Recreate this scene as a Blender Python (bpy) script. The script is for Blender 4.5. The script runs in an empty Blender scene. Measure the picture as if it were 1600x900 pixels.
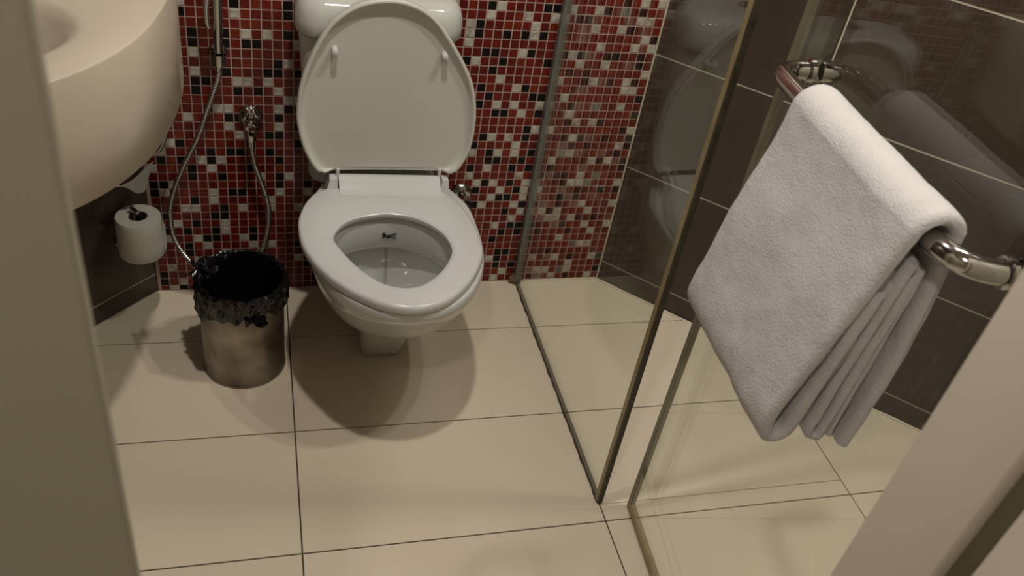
import bpy, bmesh, math, random
from mathutils import Vector, Matrix, noise
random.seed(7)
scn = bpy.context.scene
COL = scn.collection
pi = math.pi

# ------------------------------------------------------------------ camera
YAW, PITCH, ROLL = math.radians(-19.971), math.radians(37.441), math.radians(10.713)
cd = bpy.data.cameras.new('camera'); cam = bpy.data.objects.new('camera', cd); COL.objects.link(cam)
cd.sensor_width = 36.0; cd.lens = 1377.8 * 36 / 1600; cd.clip_start = 0.01
M = Matrix.Rotation(YAW, 4, 'Z') @ Matrix.Rotation(pi/2 - PITCH, 4, 'X') @ Matrix.Rotation(ROLL, 4, 'Z')
M.translation = Vector((0.3165, -1.7827, 1.4262))
cam.matrix_world = M
cd.dof.use_dof = True; cd.dof.focus_distance = 1.75; cd.dof.aperture_fstop = 7.5
scn.camera = cam

# ------------------------------------------------------------------ world, exposure
w = bpy.data.worlds.new('world'); scn.world = w; w.use_nodes = True
w.node_tree.nodes['Background'].inputs[0].default_value = (1.0, 0.93, 0.84, 1)
w.node_tree.nodes['Background'].inputs[1].default_value = 0.005
scn.view_settings.view_transform = 'Standard'
scn.view_settings.look = 'None'
scn.view_settings.gamma = 1.0
scn.view_settings.exposure = 0.0
scn.view_settings.use_curve_mapping = False

# ------------------------------------------------------------------ lights (ceiling downlights and an added corridor fill)
def downlight(x, y, power, r=0.03, col=(1.0, 0.935, 0.86), size=150):
    l = bpy.data.lights.new('downlight_or_fill', 'SPOT'); l.energy = power; l.color = col
    l.shadow_soft_size = r; l.spot_size = math.radians(size); l.spot_blend = 0.6
    o = bpy.data.objects.new('downlight_or_fill', l); COL.objects.link(o); o.location = (x, y, 2.372)
    return o
LIGHTS = [(0.50, -0.82, 60, 0.035), (1.38, -0.80, 34, 0.03), (1.18, -0.80, 34, 0.03), (0.02, -2.0, 32, 0.05)]  # last entry: unseen corridor fill, added to brighten the right door frame
for a in LIGHTS: downlight(*a)

# ------------------------------------------------------------------ helpers
def obj_from(name, bm, mat, parent=None, smooth=True, angle=40):
    me = bpy.data.meshes.new(name)
    bmesh.ops.recalc_face_normals(bm, faces=bm.faces)
    vs = [v.co for v in bm.verts]
    lo = Vector([min(v[i] for v in vs) for i in range(3)]); hi = Vector([max(v[i] for v in vs) for i in range(3)])
    c = Vector(((lo.x+hi.x)/2, (lo.y+hi.y)/2, lo.z))
    bmesh.ops.translate(bm, verts=bm.verts, vec=-c)
    bm.to_mesh(me); bm.free()
    for m in (mat if isinstance(mat, (list, tuple)) else [mat]): me.materials.append(m)
    if smooth:
        for p in me.polygons: p.use_smooth = True
        try: me.set_sharp_from_angle(angle=math.radians(angle))
        except Exception: pass
    o = bpy.data.objects.new(name, me); COL.objects.link(o)
    base = Vector((0, 0, 0))
    if parent is not None:
        o.parent = parent; base = absloc(parent)
    o.location = c - base
    return o
def absloc(o):
    p = Vector((0, 0, 0))
    while o is not None:
        p += o.location; o = o.parent
    return p
def thing(name, label, cat, loc, group=None):
    o = bpy.data.objects.new(name, None); COL.objects.link(o); o.location = loc
    o.empty_display_size = 0.05
    o['label'] = label; o['category'] = cat
    if group: o['group'] = group
    return o
def tag(o, label, cat): o['label'] = label; o['category'] = cat; return o
def struct(o): o['kind'] = 'structure'; return o

def box(bm, lo, hi, bev=0.0):
    r = bmesh.ops.create_cube(bm, size=1.0)
    for v in r['verts']:
        v.co = Vector([(lo[i]+hi[i])/2 + v.co[i]*(hi[i]-lo[i]) for i in range(3)])
    if bev:
        es = list({e for v in r['verts'] for e in v.link_edges})
        bmesh.ops.bevel(bm, geom=es, offset=bev, segments=2, profile=0.5, affect='EDGES')
    return r
def loft(bm, rings, close=True, cap0=True, cap1=True):
    vr = [[bm.verts.new(p) for p in r] for r in rings]
    n = len(vr[0])
    for a, b in zip(vr[:-1], vr[1:]):
        for i in range(n if close else n-1):
            j = (i+1) % n
            try: bm.faces.new((a[i], a[j], b[j], b[i]))
            except ValueError: pass
    if cap0: bm.faces.new(vr[0][::-1])
    if cap1: bm.faces.new(vr[-1])
    return vr
def frames(pts):
    T = []
    for i in range(len(pts)):
        a = pts[max(i-1, 0)]; b = pts[min(i+1, len(pts)-1)]
        T.append((b-a).normalized())
    up = Vector((0, 0, 1)) if abs(T[0].z) < 0.9 else Vector((0, 1, 0))
    N = (up - T[0]*up.dot(T[0])).normalized(); out = []
    for t in T:
        N = (N - t*N.dot(t)).normalized(); out.append((t, N, t.cross(N)))
    return out
def tube(bm, pts, rad, seg=16, cap=True):
    pts = [Vector(p) for p in pts]; fr = frames(pts)
    rr = rad if callable(rad) else (lambda i: rad)
    rings = []
    for i, (p, (t, n, b)) in enumerate(zip(pts, fr)):
        r = rr(i); rings.append([p + (n*math.cos(2*pi*k/seg) + b*math.sin(2*pi*k/seg))*r for k in range(seg)])
    loft(bm, rings, True, cap, cap)
def catmull(P, n=8, closed=False):
    P = [Vector(p) for p in P]; m = len(P); out = []
    for i in range(m if closed else m-1):
        if closed: a, b, c, d = P[(i-1) % m], P[i], P[(i+1) % m], P[(i+2) % m]
        else: a, b, c, d = P[max(i-1, 0)], P[i], P[i+1], P[min(i+2, m-1)]
        for k in range(n):
            t = k/n
            out.append(0.5*((2*b) + (c-a)*t + (2*a-5*b+4*c-d)*t*t + (3*b-a-3*c+d)*t**3))
    if not closed: out.append(P[-1])
    return out
def turn(bm, prof, origin, axis=(0, 0, 1), seg=32, cap=True):
    """revolve a profile of (radius, height) about axis at origin"""
    ax = Vector(axis).normalized(); o = Vector(origin)
    u = ax.orthogonal().normalized(); v = ax.cross(u)
    rings = [[o + ax*h + (u*math.cos(2*pi*k/seg) + v*math.sin(2*pi*k/seg))*r for k in range(seg)] for r, h in prof]
    loft(bm, rings, True, cap, cap)

# ------------------------------------------------------------------ materials
def mat(name, col, rough=0.5, metal=0.0, spec=0.5, var=0.0, vscale=8.0, bump=0.0, bscale=60.0, coat=0.0, col2=None, detail=4.0, rvar=0.0):
    m = bpy.data.materials.new(name); m.use_nodes = True
    nt = m.node_tree; b = nt.nodes['Principled BSDF']
    b.inputs['Roughness'].default_value = rough; b.inputs['Metallic'].default_value = metal
    b.inputs['Specular IOR Level'].default_value = spec; b.inputs['Coat Weight'].default_value = coat
    b.inputs['Coat Roughness'].default_value = 0.05
    tc = nt.nodes.new('ShaderNodeTexCoord')
    nz = nt.nodes.new('ShaderNodeTexNoise'); nz.inputs['Scale'].default_value = vscale; nz.inputs['Detail'].default_value = detail
    nt.links.new(tc.outputs['Object'], nz.inputs['Vector'])
    cr = nt.nodes.new('ShaderNodeValToRGB')
    c2 = col2 if col2 else tuple(max(0, c*(1-var)) for c in col)
    cr.color_ramp.elements[0].position = 0.3; cr.color_ramp.elements[1].position = 0.7
    cr.color_ramp.elements[0].color = (*c2, 1); cr.color_ramp.elements[1].color = (*col, 1)
    nt.links.new(nz.outputs['Fac'], cr.inputs['Fac']); nt.links.new(cr.outputs['Color'], b.inputs['Base Color'])
    if rvar:
        mr = nt.nodes.new('ShaderNodeMapRange'); mr.inputs['To Min'].default_value = rough-rvar; mr.inputs['To Max'].default_value = rough+rvar
        nt.links.new(nz.outputs['Fac'], mr.inputs['Value']); nt.links.new(mr.outputs['Result'], b.inputs['Roughness'])
    if bump:
        n2 = nt.nodes.new('ShaderNodeTexNoise'); n2.inputs['Scale'].default_value = bscale; n2.inputs['Detail'].default_value = 3
        nt.links.new(tc.outputs['Object'], n2.inputs['Vector'])
        bp = nt.nodes.new('ShaderNodeBump'); bp.inputs['Strength'].default_value = bump; bp.inputs['Distance'].default_value = 0.002
        nt.links.new(n2.outputs['Fac'], bp.inputs['Height']); nt.links.new(bp.outputs['Normal'], b.inputs['Normal'])
    return m
def glassmat(name, tint, refl=1.0):
    """clear sheet glass: transparent with a Fresnel-weighted mirror on both faces"""
    m = bpy.data.materials.new(name); m.use_nodes = True; nt = m.node_tree; nt.nodes.clear()
    N = nt.nodes.new; L = nt.links.new
    out = N('ShaderNodeOutputMaterial'); mix = N('ShaderNodeMixShader'); tr = N('ShaderNodeBsdfTransparent'); gl = N('ShaderNodeBsdfGlossy')
    tr.inputs[0].default_value = (*tint, 1); gl.inputs['Roughness'].default_value = 0.01; gl.inputs[0].default_value = (1, 1, 1, 1)
    g = N('ShaderNodeNewGeometry'); dt = N('ShaderNodeVectorMath'); dt.operation = 'DOT_PRODUCT'
    L(g.outputs['Incoming'], dt.inputs[0]); L(g.outputs['Normal'], dt.inputs[1])
    ab = N('ShaderNodeMath'); ab.operation = 'ABSOLUTE'; L(dt.outputs['Value'], ab.inputs[0])
    om = N('ShaderNodeMath'); om.operation = 'SUBTRACT'; om.inputs[0].default_value = 1.0; L(ab.outputs[0], om.inputs[1])
    pw = N('ShaderNodeMath'); pw.operation = 'POWER'; L(om.outputs[0], pw.inputs[0]); pw.inputs[1].default_value = 5.0
    ma = N('ShaderNodeMath'); ma.operation = 'MULTIPLY_ADD'; L(pw.outputs[0], ma.inputs[0]); ma.inputs[1].default_value = 0.96*refl; ma.inputs[2].default_value = 0.04*refl
    L(ma.outputs[0], mix.inputs[0]); L(tr.outputs[0], mix.inputs[1]); L(gl.outputs[0], mix.inputs[2]); L(mix.outputs[0], out.inputs['Surface'])
    return m

M_floor = mat('floor_tile_beige', (0.66, 0.575, 0.445), 0.27, spec=0.45, col2=(0.63, 0.545, 0.42), vscale=3.0, detail=2)
M_fgrout = mat('floor_grout_dark', (0.055, 0.035, 0.02), 0.9, var=0.3)
M_grout = mat('mosaic_grout', (0.44, 0.305, 0.27), 0.85, var=0.15, vscale=30)
MOS = {
 'r0': mat('mosaic_red', (0.150, 0.010, 0.006), 0.26, var=0.25, vscale=60, spec=0.3),
 'r1': mat('mosaic_deep_red', (0.108, 0.007, 0.005), 0.28, var=0.25, vscale=60, spec=0.3),
 'r2': mat('mosaic_brick_red', (0.165, 0.018, 0.006), 0.26, var=0.25, vscale=60, spec=0.3),
 'r3': mat('mosaic_wine_red', (0.118, 0.007, 0.008), 0.24, var=0.2, vscale=60, spec=0.3),
 'd0': mat('mosaic_black', (0.005, 0.004, 0.005), 0.3, spec=0.1, col2=(0.014, 0.010, 0.009), vscale=90),
 'd1': mat('mosaic_dark_green', (0.010, 0.012, 0.008), 0.3, spec=0.12, col2=(0.006, 0.006, 0.006), vscale=90),
 'w0': mat('mosaic_white', (0.54, 0.52, 0.47), 0.25, spec=0.3, col2=(0.34, 0.31, 0.25), vscale=45),
 'w1': mat('mosaic_veined_white', (0.56, 0.54, 0.49), 0.25, spec=0.3, col2=(0.22, 0.18, 0.13), vscale=70),
 'g0': mat('mosaic_grey', (0.14, 0.14, 0.12), 0.2, var=0.4, vscale=60),
}
MKEYS = list(MOS)
M_dark = mat('dark_wall_tile', (0.060, 0.042, 0.033), 0.27, spec=0.4, col2=(0.046, 0.031, 0.024), vscale=7, detail=8, rvar=0.05)
M_dgrout = mat('dark_tile_grout', (0.60, 0.52, 0.43), 0.85, var=0.15, vscale=40)
M_white = mat('sealant_cream', (0.62, 0.55, 0.44), 0.5, var=0.12, vscale=30)
M_plaster = mat('cream_paint', (0.50, 0.46, 0.38), 0.7, var=0.04, vscale=3, bump=0.05, bscale=120)
M_leaf = mat('shaded_door_paint', (0.40, 0.365, 0.275), 0.5, var=0.04, vscale=4)  # darker than the frame paint: the left slab's shade is put into this colour
M_jamb = mat('door_frame_paint', (0.72, 0.635, 0.54), 0.42, var=0.05, vscale=5, bump=0.04, bscale=90)
M_jambg = mat('door_frame_groove_shade', (0.16, 0.14, 0.085), 0.6, var=0.1)  # shade of the recess put into a darker frame colour
M_ceil = mat('ceiling_paint', (0.75, 0.72, 0.66), 0.8, var=0.03, vscale=2)
M_china = mat('white_china', (0.52, 0.52, 0.495), 0.12, spec=0.5, var=0.03, vscale=5, coat=0.3)
M_plastic = mat('seat_plastic', (0.54, 0.535, 0.525), 0.22, spec=0.5, var=0.02, vscale=6)
M_lidp = mat('lid_plastic', (0.56, 0.54, 0.49), 0.3, spec=0.45, var=0.04, vscale=6)
M_water = glassmat('water_surface', (0.93, 0.97, 0.95), 0.8)
M_black = mat('black_print', (0.006, 0.006, 0.006), 0.5)
M_counter = mat('cream_solid_surface', (0.51, 0.445, 0.35), 0.24, spec=0.45, var=0.03, vscale=4, coat=0.15)
M_chrome = mat('chrome', (0.52, 0.50, 0.48), 0.07, metal=1.0, var=0.05, vscale=20)
M_steel = mat('bin_steel', (0.42, 0.385, 0.335), 0.36, metal=1.0, col2=(0.15, 0.12, 0.095), vscale=14, detail=10, bump=0.15, bscale=40, rvar=0.12)
M_hose = mat('metal_hose', (0.60, 0.59, 0.57), 0.25, metal=1.0, var=0.15, vscale=60)
M_bag = mat('black_bin_liner', (0.005, 0.005, 0.006), 0.22, spec=0.6, bump=0.6, bscale=70, var=0.3)
M_paper = mat('toilet_paper', (0.60, 0.57, 0.52), 0.95, spec=0.1, var=0.05, vscale=50, bump=0.5, bscale=220)
M_core = mat('paper_core', (0.09, 0.075, 0.07), 0.9, var=0.3, vscale=40)
M_seal = mat('yellowed_door_seal', (0.34, 0.275, 0.135), 0.35, spec=0.5, col2=(0.19, 0.14, 0.06), vscale=12, detail=6)
M_sealp = mat('olive_clear_seal', (0.21, 0.185, 0.125), 0.28, col2=(0.12, 0.10, 0.06), vscale=12, detail=6)
M_sealb = mat('mouldy_channel', (0.055, 0.042, 0.022), 0.5, col2=(0.02, 0.013, 0.008), vscale=30)
M_chan = mat('grey_wall_channel', (0.16, 0.155, 0.135), 0.35, col2=(0.11, 0.105, 0.09), vscale=20)
M_stain = mat('stained_sealant', (0.26, 0.17, 0.08), 0.7, col2=(0.05, 0.025, 0.01), vscale=120, detail=6)
M_glass = glassmat('clear_glass', (0.965, 0.985, 0.955), 1.05)
M_rubber = mat('black_rubber', (0.02, 0.018, 0.018), 0.5, var=0.2)
def pan_material():
    # white china with the brownish mineral streak running down the back of the pan
    m = mat('pan_china', (0.52, 0.52, 0.495), 0.12, spec=0.5, var=0.03, vscale=5, coat=0.3)
    nt = m.node_tree; b = nt.nodes['Principled BSDF']; src = b.inputs['Base Color'].links[0].from_socket
    tc = nt.nodes['Texture Coordinate']; sp = nt.nodes.new('ShaderNodeSeparateXYZ'); nt.links.new(tc.outputs['Object'], sp.inputs[0])
    def math_(op, a, v):
        n = nt.nodes.new('ShaderNodeMath'); n.operation = op; nt.links.new(a, n.inputs[0])
        if isinstance(v, float): n.inputs[1].default_value = v
        else: nt.links.new(v, n.inputs[1])
        return n.outputs[0]
    ax = math_('ABSOLUTE', math_('ADD', sp.outputs['X'], 0.003), 0.0)
    mr = nt.nodes.new('ShaderNodeMapRange'); mr.inputs['From Min'].default_value = 0.0022; mr.inputs['From Max'].default_value = 0.0055
    mr.inputs['To Min'].default_value = 0.6; mr.inputs['To Max'].default_value = 0.0; nt.links.new(ax, mr.inputs['Value'])
    f = math_('MULTIPLY', mr.outputs['Result'], math_('LESS_THAN', sp.outputs['Z'], 0.152))
    f = math_('MULTIPLY', f, math_('GREATER_THAN', sp.outputs['Y'], -0.06))
    mx = nt.nodes.new('ShaderNodeMixRGB'); nt.links.new(f, mx.inputs[0]); nt.links.new(src, mx.inputs[1]); mx.inputs[2].default_value = (0.30, 0.24, 0.19, 1)
    nt.links.new(mx.outputs[0], b.inputs['Base Color']); return m
M_pan = pan_material()

def towel_material():
    m = mat('terry_cloth', (0.575, 0.55, 0.545), 0.95, spec=0.05, col2=(0.53, 0.505, 0.495), vscale=18, detail=8)
    nt = m.node_tree; b = nt.nodes['Principled BSDF']
    b.inputs['Sheen Weight'].default_value = 0.1
    tc = nt.nodes['Texture Coordinate']
    a = nt.nodes.new('ShaderNodeTexNoise'); a.inputs['Scale'].default_value = 380; a.inputs['Detail'].default_value = 2
    c = nt.nodes.new('ShaderNodeTexNoise'); c.inputs['Scale'].default_value = 45; c.inputs['Detail'].default_value = 4
    nt.links.new(tc.outputs['Object'], a.inputs['Vector']); nt.links.new(tc.outputs['Object'], c.inputs['Vector'])
    ad = nt.nodes.new('ShaderNodeMath'); ad.operation = 'MULTIPLY_ADD'; ad.inputs[1].default_value = 1.4
    nt.links.new(c.outputs['Fac'], ad.inputs[0]); nt.links.new(a.outputs['Fac'], ad.inputs[2])
    bp = nt.nodes.new('ShaderNodeBump'); bp.inputs['Strength'].default_value = 0.5; bp.inputs['Distance'].default_value = 0.0026
    nt.links.new(ad.outputs[0], bp.inputs['Height']); nt.links.new(bp.outputs['Normal'], b.inputs['Normal'])
    return m
M_towel = towel_material()

# ------------------------------------------------------------------ room shell
PT = 0.0211
BL = Vector((0.073, 0.0)); BR = Vector((1.203, 0.0))
uR = Vector((0.711, -0.703)).normalized(); uL = Vector((-0.713, -0.701)).normalized()
RR = BR + uR*1.18; LL = BL + uL*0.60
YF = -1.42
ROOM = [BL, BR, RR, Vector((RR.x, YF)), Vector((LL.x, YF)), LL]      # clockwise seen from above
XJL, XJR = 0.236, 0.800
H = 2.40

def clip_poly(poly, a, b):
    """keep the part of poly on the right of a->b (room polygon is clockwise)"""
    out = []; d = b - a
    side = lambda p: d.x*(p.y-a.y) - d.y*(p.x-a.x)
    for i in range(len(poly)):
        p, q = poly[i], poly[(i+1) % len(poly)]; sp, sq = side(p), side(q)
        if sp <= 1e-9: out.append(p)
        if (sp < -1e-9 and sq > 1e-9) or (sp > 1e-9 and sq < -1e-9):
            out.append(p + (q-p)*(sp/(sp-sq)))
    return out
def prism(bm, poly, z0, z1, inset=0.0):
    top = [Vector((p.x, p.y, z1)) for p in poly]; bot = [Vector((p.x, p.y, z0)) for p in poly]
    tv = [bm.verts.new(p) for p in top]; bv = [bm.verts.new(p) for p in bot]
    f = bm.faces.new(tv); bm.faces.new(bv[::-1]); n = len(poly)
    for i in range(n): bm.faces.new((tv[(i+1) % n], tv[i], bv[i], bv[(i+1) % n]))
    return f

# floor: grout bed + one object per tile
bm = bmesh.new(); prism(bm, [Vector((-0.6, 0.12)), Vector((2.4, 0.12)), Vector((2.4, -3.2)), Vector((-0.6, -3.2))], -0.06, -0.0022)
floor = struct(obj_from('floor', bm, M_fgrout, smooth=False))
XL = [-0.829, -0.229, 0.3712, 0.9700, 1.5477, 2.148]
YL = [0.109, -0.1895, -0.4864, -0.7877, -1.0865, -1.3855, -1.6845, -1.9835, -2.2825, -2.5815, -2.88]
G = 0.0013
for i in range(len(XL)-1):
    for j in range(len(YL)-1):
        x0, x1, y1, y0 = XL[i]+G, XL[i+1]-G, YL[j]-G, YL[j+1]+G
        cells = [(x0, x1, y0, y1)]
        if i == 3 and j == 2:
            cells = [(x0, x1, y0, -0.7465-0.0006), (x0, x1, -0.7465+0.0006, y1)]
        for (a, b, c, d) in cells:
            poly = [Vector((a, d)), Vector((b, d)), Vector((b, c)), Vector((a, c))]
            if d > YF:
                for k in range(len(ROOM)):
                    if k == 3: continue
                    if len(poly) >= 3: poly = clip_poly(poly, ROOM[k], ROOM[(k+1) % len(ROOM)])
            if len(poly) < 3: continue
            ar = abs(sum(poly[k].x*poly[(k+1) % len(poly)].y - poly[(k+1) % len(poly)].x*poly[k].y for k in range(len(poly))))/2
            if ar < 2e-4: continue
            bm = bmesh.new(); f = prism(bm, poly, -0.010, 0.0)
            bmesh.ops.bevel(bm, geom=list(f.edges), offset=0.0007, segments=1, affect='EDGES')
            obj_from('floor_tile', bm, M_floor, floor, smooth=False)

# ceiling
bm = bmesh.new(); box(bm, (-0.6, -3.2, H), (2.4, 0.12, H+0.08)); struct(obj_from('ceiling', bm, M_ceil, smooth=False))

# back wall body + mosaic
bm = bmesh.new(); box(bm, (BL.x-0.02, 0.0, -0.002), (BR.x+0.02, 0.10, H))
wall = struct(obj_from('wall_back', bm, M_grout, smooth=False))
DARK_COLS = [[4, 9, 51], [0, 53], [12, 14],
  [0, 4, 14], [7, 13, 14], [50],
  [10, 15, 50], [5, 9, 12, 14, 43, 47, 48], [6, 10, 12, 13, 43, 47, 50],
  [49], [14, 46, 47, 52], [12, 18, 46],
  [14, 15, 49], [13, 18, 44, 45], [7, 14, 17, 40, 52, 53],
  [7, 8, 10, 40, 46, 49], [0, 9, 12, 14, 19, 43, 49], [0, 3, 13, 16, 17, 40, 47, 50],
  [1, 12, 17, 41, 44, 45, 47], [0, 5, 7, 19, 50], [0, 3, 6, 8, 13, 18, 40, 41],
  [1, 13], [4, 8, 40, 44, 45], [0, 12, 16, 17, 39, 47],
  [8, 19], [0, 12, 13, 18, 42, 44, 48], [14, 19, 47, 48],
  [1, 4, 7, 38, 40, 41, 45], [7, 9, 18, 40], [1, 12, 17, 21],
  [1, 4, 5, 8, 10, 14, 18, 19, 42, 43, 45, 48], [39, 45, 48], [0, 13, 15, 17, 20],
  [3, 20, 39, 49], [8, 9, 39, 44], [2, 6, 12, 13, 19],
  [4], []]
WHITE_COLS = [[1, 6, 14], [4, 7, 8, 13, 51], [4],
  [1, 6, 9, 15, 52], [49], [2, 3, 46],
  [6, 41, 43, 48], [2, 44, 49], [0, 3, 15, 46],
  [13, 46, 51], [12], [13, 17, 41, 44, 49, 50],
  [12, 16, 41, 47], [12, 15, 40, 47, 52], [0, 5, 6, 12, 16, 18, 51],
  [5, 13, 19, 39, 42], [17, 47], [2, 4, 9, 46, 48],
  [7, 14, 16, 19], [1, 14, 51], [7, 15, 17, 44],
  [0, 10, 12, 40, 45], [5, 7, 49], [8, 14, 40, 45, 46],
  [2, 12, 15, 17, 39], [9, 40], [1, 2, 15, 41, 43, 44],
  [2, 6, 10, 17, 48], [0, 39], [5, 8, 20, 48],
  [9, 15], [0, 2, 6, 41, 43], [1, 14, 21],
  [4, 7, 14, 21, 44], [1, 2, 12, 15, 19, 49], [7, 10, 18],
  [0, 2], []]
GREY_COLS = [[], [5], [],
  [], [], [4],
  [], [], [],
  [], [], [],
  [], [], [4],
  [3], [], [],
  [8], [], [],
  [], [], [],
  [5], [], [],
  [], [], [],
  [], [], [],
  [], [], [4],
  [], []]
RANDOM_COLS = [[], [], [], [], [], [],
  [], [], [], [0], [0], [0],
  [0], [0], [], [], [], [],
  [], [], [], [], [], [],
  [], [], [], [], [], [],
  [], [], [], [], [], [],
  [], [0]]
HALF = 0.00915
def tile_colour(c, j):
    if j < len(DARK_COLS):
        if c in DARK_COLS[j]: return 'd'
        if c in WHITE_COLS[j]: return 'w'
        if c in GREY_COLS[j]: return 'g'
        if (c <= 10 and not RANDOM_COLS[j]) or 12 <= c <= 20 or 39 <= c <= 51: return 'r'
    return '?'
def tile_mesh(sx0, sx1, sz0, sz1, bm=None, cx=0, cz=0, mi=0, e=0.0):
    own = bm is None
    if own: bm = bmesh.new()
    q = 0.0009; f0 = -0.0010 + e
    back = [bm.verts.new((cx+a, 0.0022, cz+b)) for a, b in ((sx0, sz0), (sx1, sz0), (sx1, sz1), (sx0, sz1))]
    mid = [bm.verts.new((cx+a, f0+0.0006, cz+b)) for a, b in ((sx0, sz0), (sx1, sz0), (sx1, sz1), (sx0, sz1))]
    fr = [bm.verts.new((cx+a, f0, cz+b)) for a, b in ((sx0+q, sz0+q), (sx1-q, sz0+q), (sx1-q, sz1-q), (sx0+q, sz1-q))]
    fs = [bm.faces.new(fr)]
    for i in range(4):
        j = (i+1) % 4
        fs.append(bm.faces.new((back[i], back[j], mid[j], mid[i]))); fs.append(bm.faces.new((mid[i], mid[j], fr[j], fr[i])))
    for f in fs: f.material_index = mi
    if own: return bm
def pick(ch):
    if ch == 'r': return random.choices(['r0', 'r1', 'r2', 'r3'], [4, 3, 2, 2])[0]
    if ch == 'd': return random.choice(['d0', 'd0', 'd1'])
    if ch == 'g': return 'g0'
    if ch == 'w': return random.choice(['w0', 'w0', 'w1'])
    return pick(random.choices('rdw', [72, 13, 15])[0])
cells = []
for j in range(0, 114):
    for c in range(0, 54):
        cx = (56.445 - 0.985*c)
        if 12 <= c <= 28: cx += 0.30*0.985
        cx *= PT
        if c == 11: cx += 0.0022
        z = (j + 0.20 + 0.47*(cx-0.1))*PT
        x0, x1 = cx-HALF*0.985, cx+HALF*0.985
        if c == 11: x0, x1 = cx-HALF*0.80, cx+HALF*0.9
        x0 = max(x0, 0.0785); x1 = min(x1, 1.2005); z0 = max(z-HALF, 0.0015); z1 = min(z+HALF, H-0.002)
        if x1-x0 < 0.003 or z1-z0 < 0.003: continue
        ch = tile_colour(c, j)
        full = (x1-x0 > 0.0180 and z1-z0 > 0.0180)
        d = (Vector((cx, 0, z)) - M.translation).length
        vis = z < 0.80 and (0.18 + max(0, 0.45-z)*-0.15 < cx < 0.385) and full
        cells.append((0 if vis else 1, d, cx, z, x0, x1, z0, z1, pick(ch), full))
cells.sort(key=lambda t: (t[0], t[1]))
single = [t for t in cells[:300] if t[0] == 0]; rest = [t for t in cells if t not in single] if len(single) < 300 else cells[300:]
TM = {}
for k in MKEYS:
    b_ = tile_mesh(-HALF*0.985, HALF*0.985, -HALF, HALF)
    bmesh.ops.recalc_face_normals(b_, faces=b_.faces)
    me = bpy.data.meshes.new('mosaic_tile'); b_.to_mesh(me); b_.free(); me.materials.append(MOS[k]); TM[k] = me
wl = absloc(wall)
for t in single:
    o = bpy.data.objects.new('mosaic_tile', TM[t[8]]); COL.objects.link(o); o.parent = wall
    o.location = Vector((t[2], random.uniform(-0.0003, 0.0002), t[3])) - wl
bm = bmesh.new()
for t in rest:
    tile_mesh(t[4], t[5], t[6], t[7], bm, 0, 0, MKEYS.index(t[8]), random.uniform(-0.0003, 0.0002))
o = obj_from('mosaic_tiles', bm, [MOS[k] for k in MKEYS], wall, smooth=False); o['kind'] = 'stuff'

# diagonal and side walls clad in large dark tiles
def tiled_wall(name, A, u, length, joints, rows, inward, ext0=0.0, ext1=0.0):
    A3 = Vector((A.x, A.y, 0)); u3 = Vector((u.x, u.y, 0)); n = Vector((inward.x, inward.y, 0))
    def B(bm, s0, s1, z0, z1, d0, d1, bev=0):
        vs = []
        for (s, d, z) in ((s0, d0, z0), (s1, d0, z0), (s1, d1, z0), (s0, d1, z0), (s0, d0, z1), (s1, d0, z1), (s1, d1, z1), (s0, d1, z1)):
            vs.append(bm.verts.new(A3 + u3*s + n*d + Vector((0, 0, z))))
        for f in ((0, 1, 2, 3), (4, 7, 6, 5), (0, 4, 5, 1), (1, 5, 6, 2), (2, 6, 7, 3), (3, 7, 4, 0)):
            bm.faces.new([vs[i] for i in f])
        if bev:
            ff = bm.faces[:] if False else None
            es = [e for e in bm.edges if all(abs((v.co-A3).dot(n)-d1) < 1e-6 for v in e.verts)]
            bmesh.ops.bevel(bm, geom=es, offset=bev, segments=1, affect='EDGES')
    bm = bmesh.new(); B(bm, -ext0, length+ext1, -0.002, H, -0.08, -0.0010)
    wobj = struct(obj_from(name, bm, M_dgrout, smooth=False))
    for r in range(len(rows)-1):
        for k in range(len(joints)-1):
            s0, s1 = max(joints[k]+0.0018, 0.0008), min(joints[k+1]-0.0018, length-0.0008)
            if s1-s0 < 0.01: continue
            bm = bmesh.new(); B(bm, s0, s1, rows[r]+0.0018, rows[r+1]-0.0018, -0.006, 0.0, 0.0004)
            obj_from('wall_tile', bm, M_dark, wobj, smooth=False)
    return wobj
rowsR = [0.0, 0.0605, 0.358, 0.6585, 0.959, 1.259, 1.559, 1.859, 2.159, 2.399]
tiled_wall('wall_back_right', BR, uR, 1.18, [-0.221, 0.379, 0.979, 1.579], rowsR, Vector((-0.703, -0.711)).normalized(), -0.002, 0.06)
rowsL = [0.0, 0.052, 0.351, 0.651, 0.951, 1.251, 1.551, 1.851, 2.151, 2.399]
tiled_wall('wall_back_left', BL, uL, 0.60, [-0.3, 0.3, 0.9], rowsL, Vector((0.701, -0.713)).normalized(), -0.002, 0.06)
tiled_wall('wall_right', RR, Vector((0, -1)), RR.y-YF, [0.0, 0.6, 1.2], rowsR, Vector((-1, 0)), 0.0, 0.3)
tiled_wall('wall_left', LL, Vector((0, -1)), LL.y-YF, [0.0, 0.6, 1.2], rowsL, Vector((1, 0)), 0.0, 0.3)

# front walls with the doorway the photo is taken from
bm = bmesh.new(); box(bm, (LL.x-0.08, YF-0.008, -0.002), (XJL, YF, H), 0.0038); struct(obj_from('wall_front', bm, M_leaf, smooth=False))
bm = bmesh.new(); box(bm, (XJR+0.03, YF-0.14, -0.002), (RR.x+0.08, YF, H)); struct(obj_from('wall_front', bm, M_plaster, smooth=False))
bm = bmesh.new(); box(bm, (XJL, YF-0.14, 2.05), (XJR+0.03, YF, H)); struct(obj_from('wall_front', bm, M_plaster, smooth=False))
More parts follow.
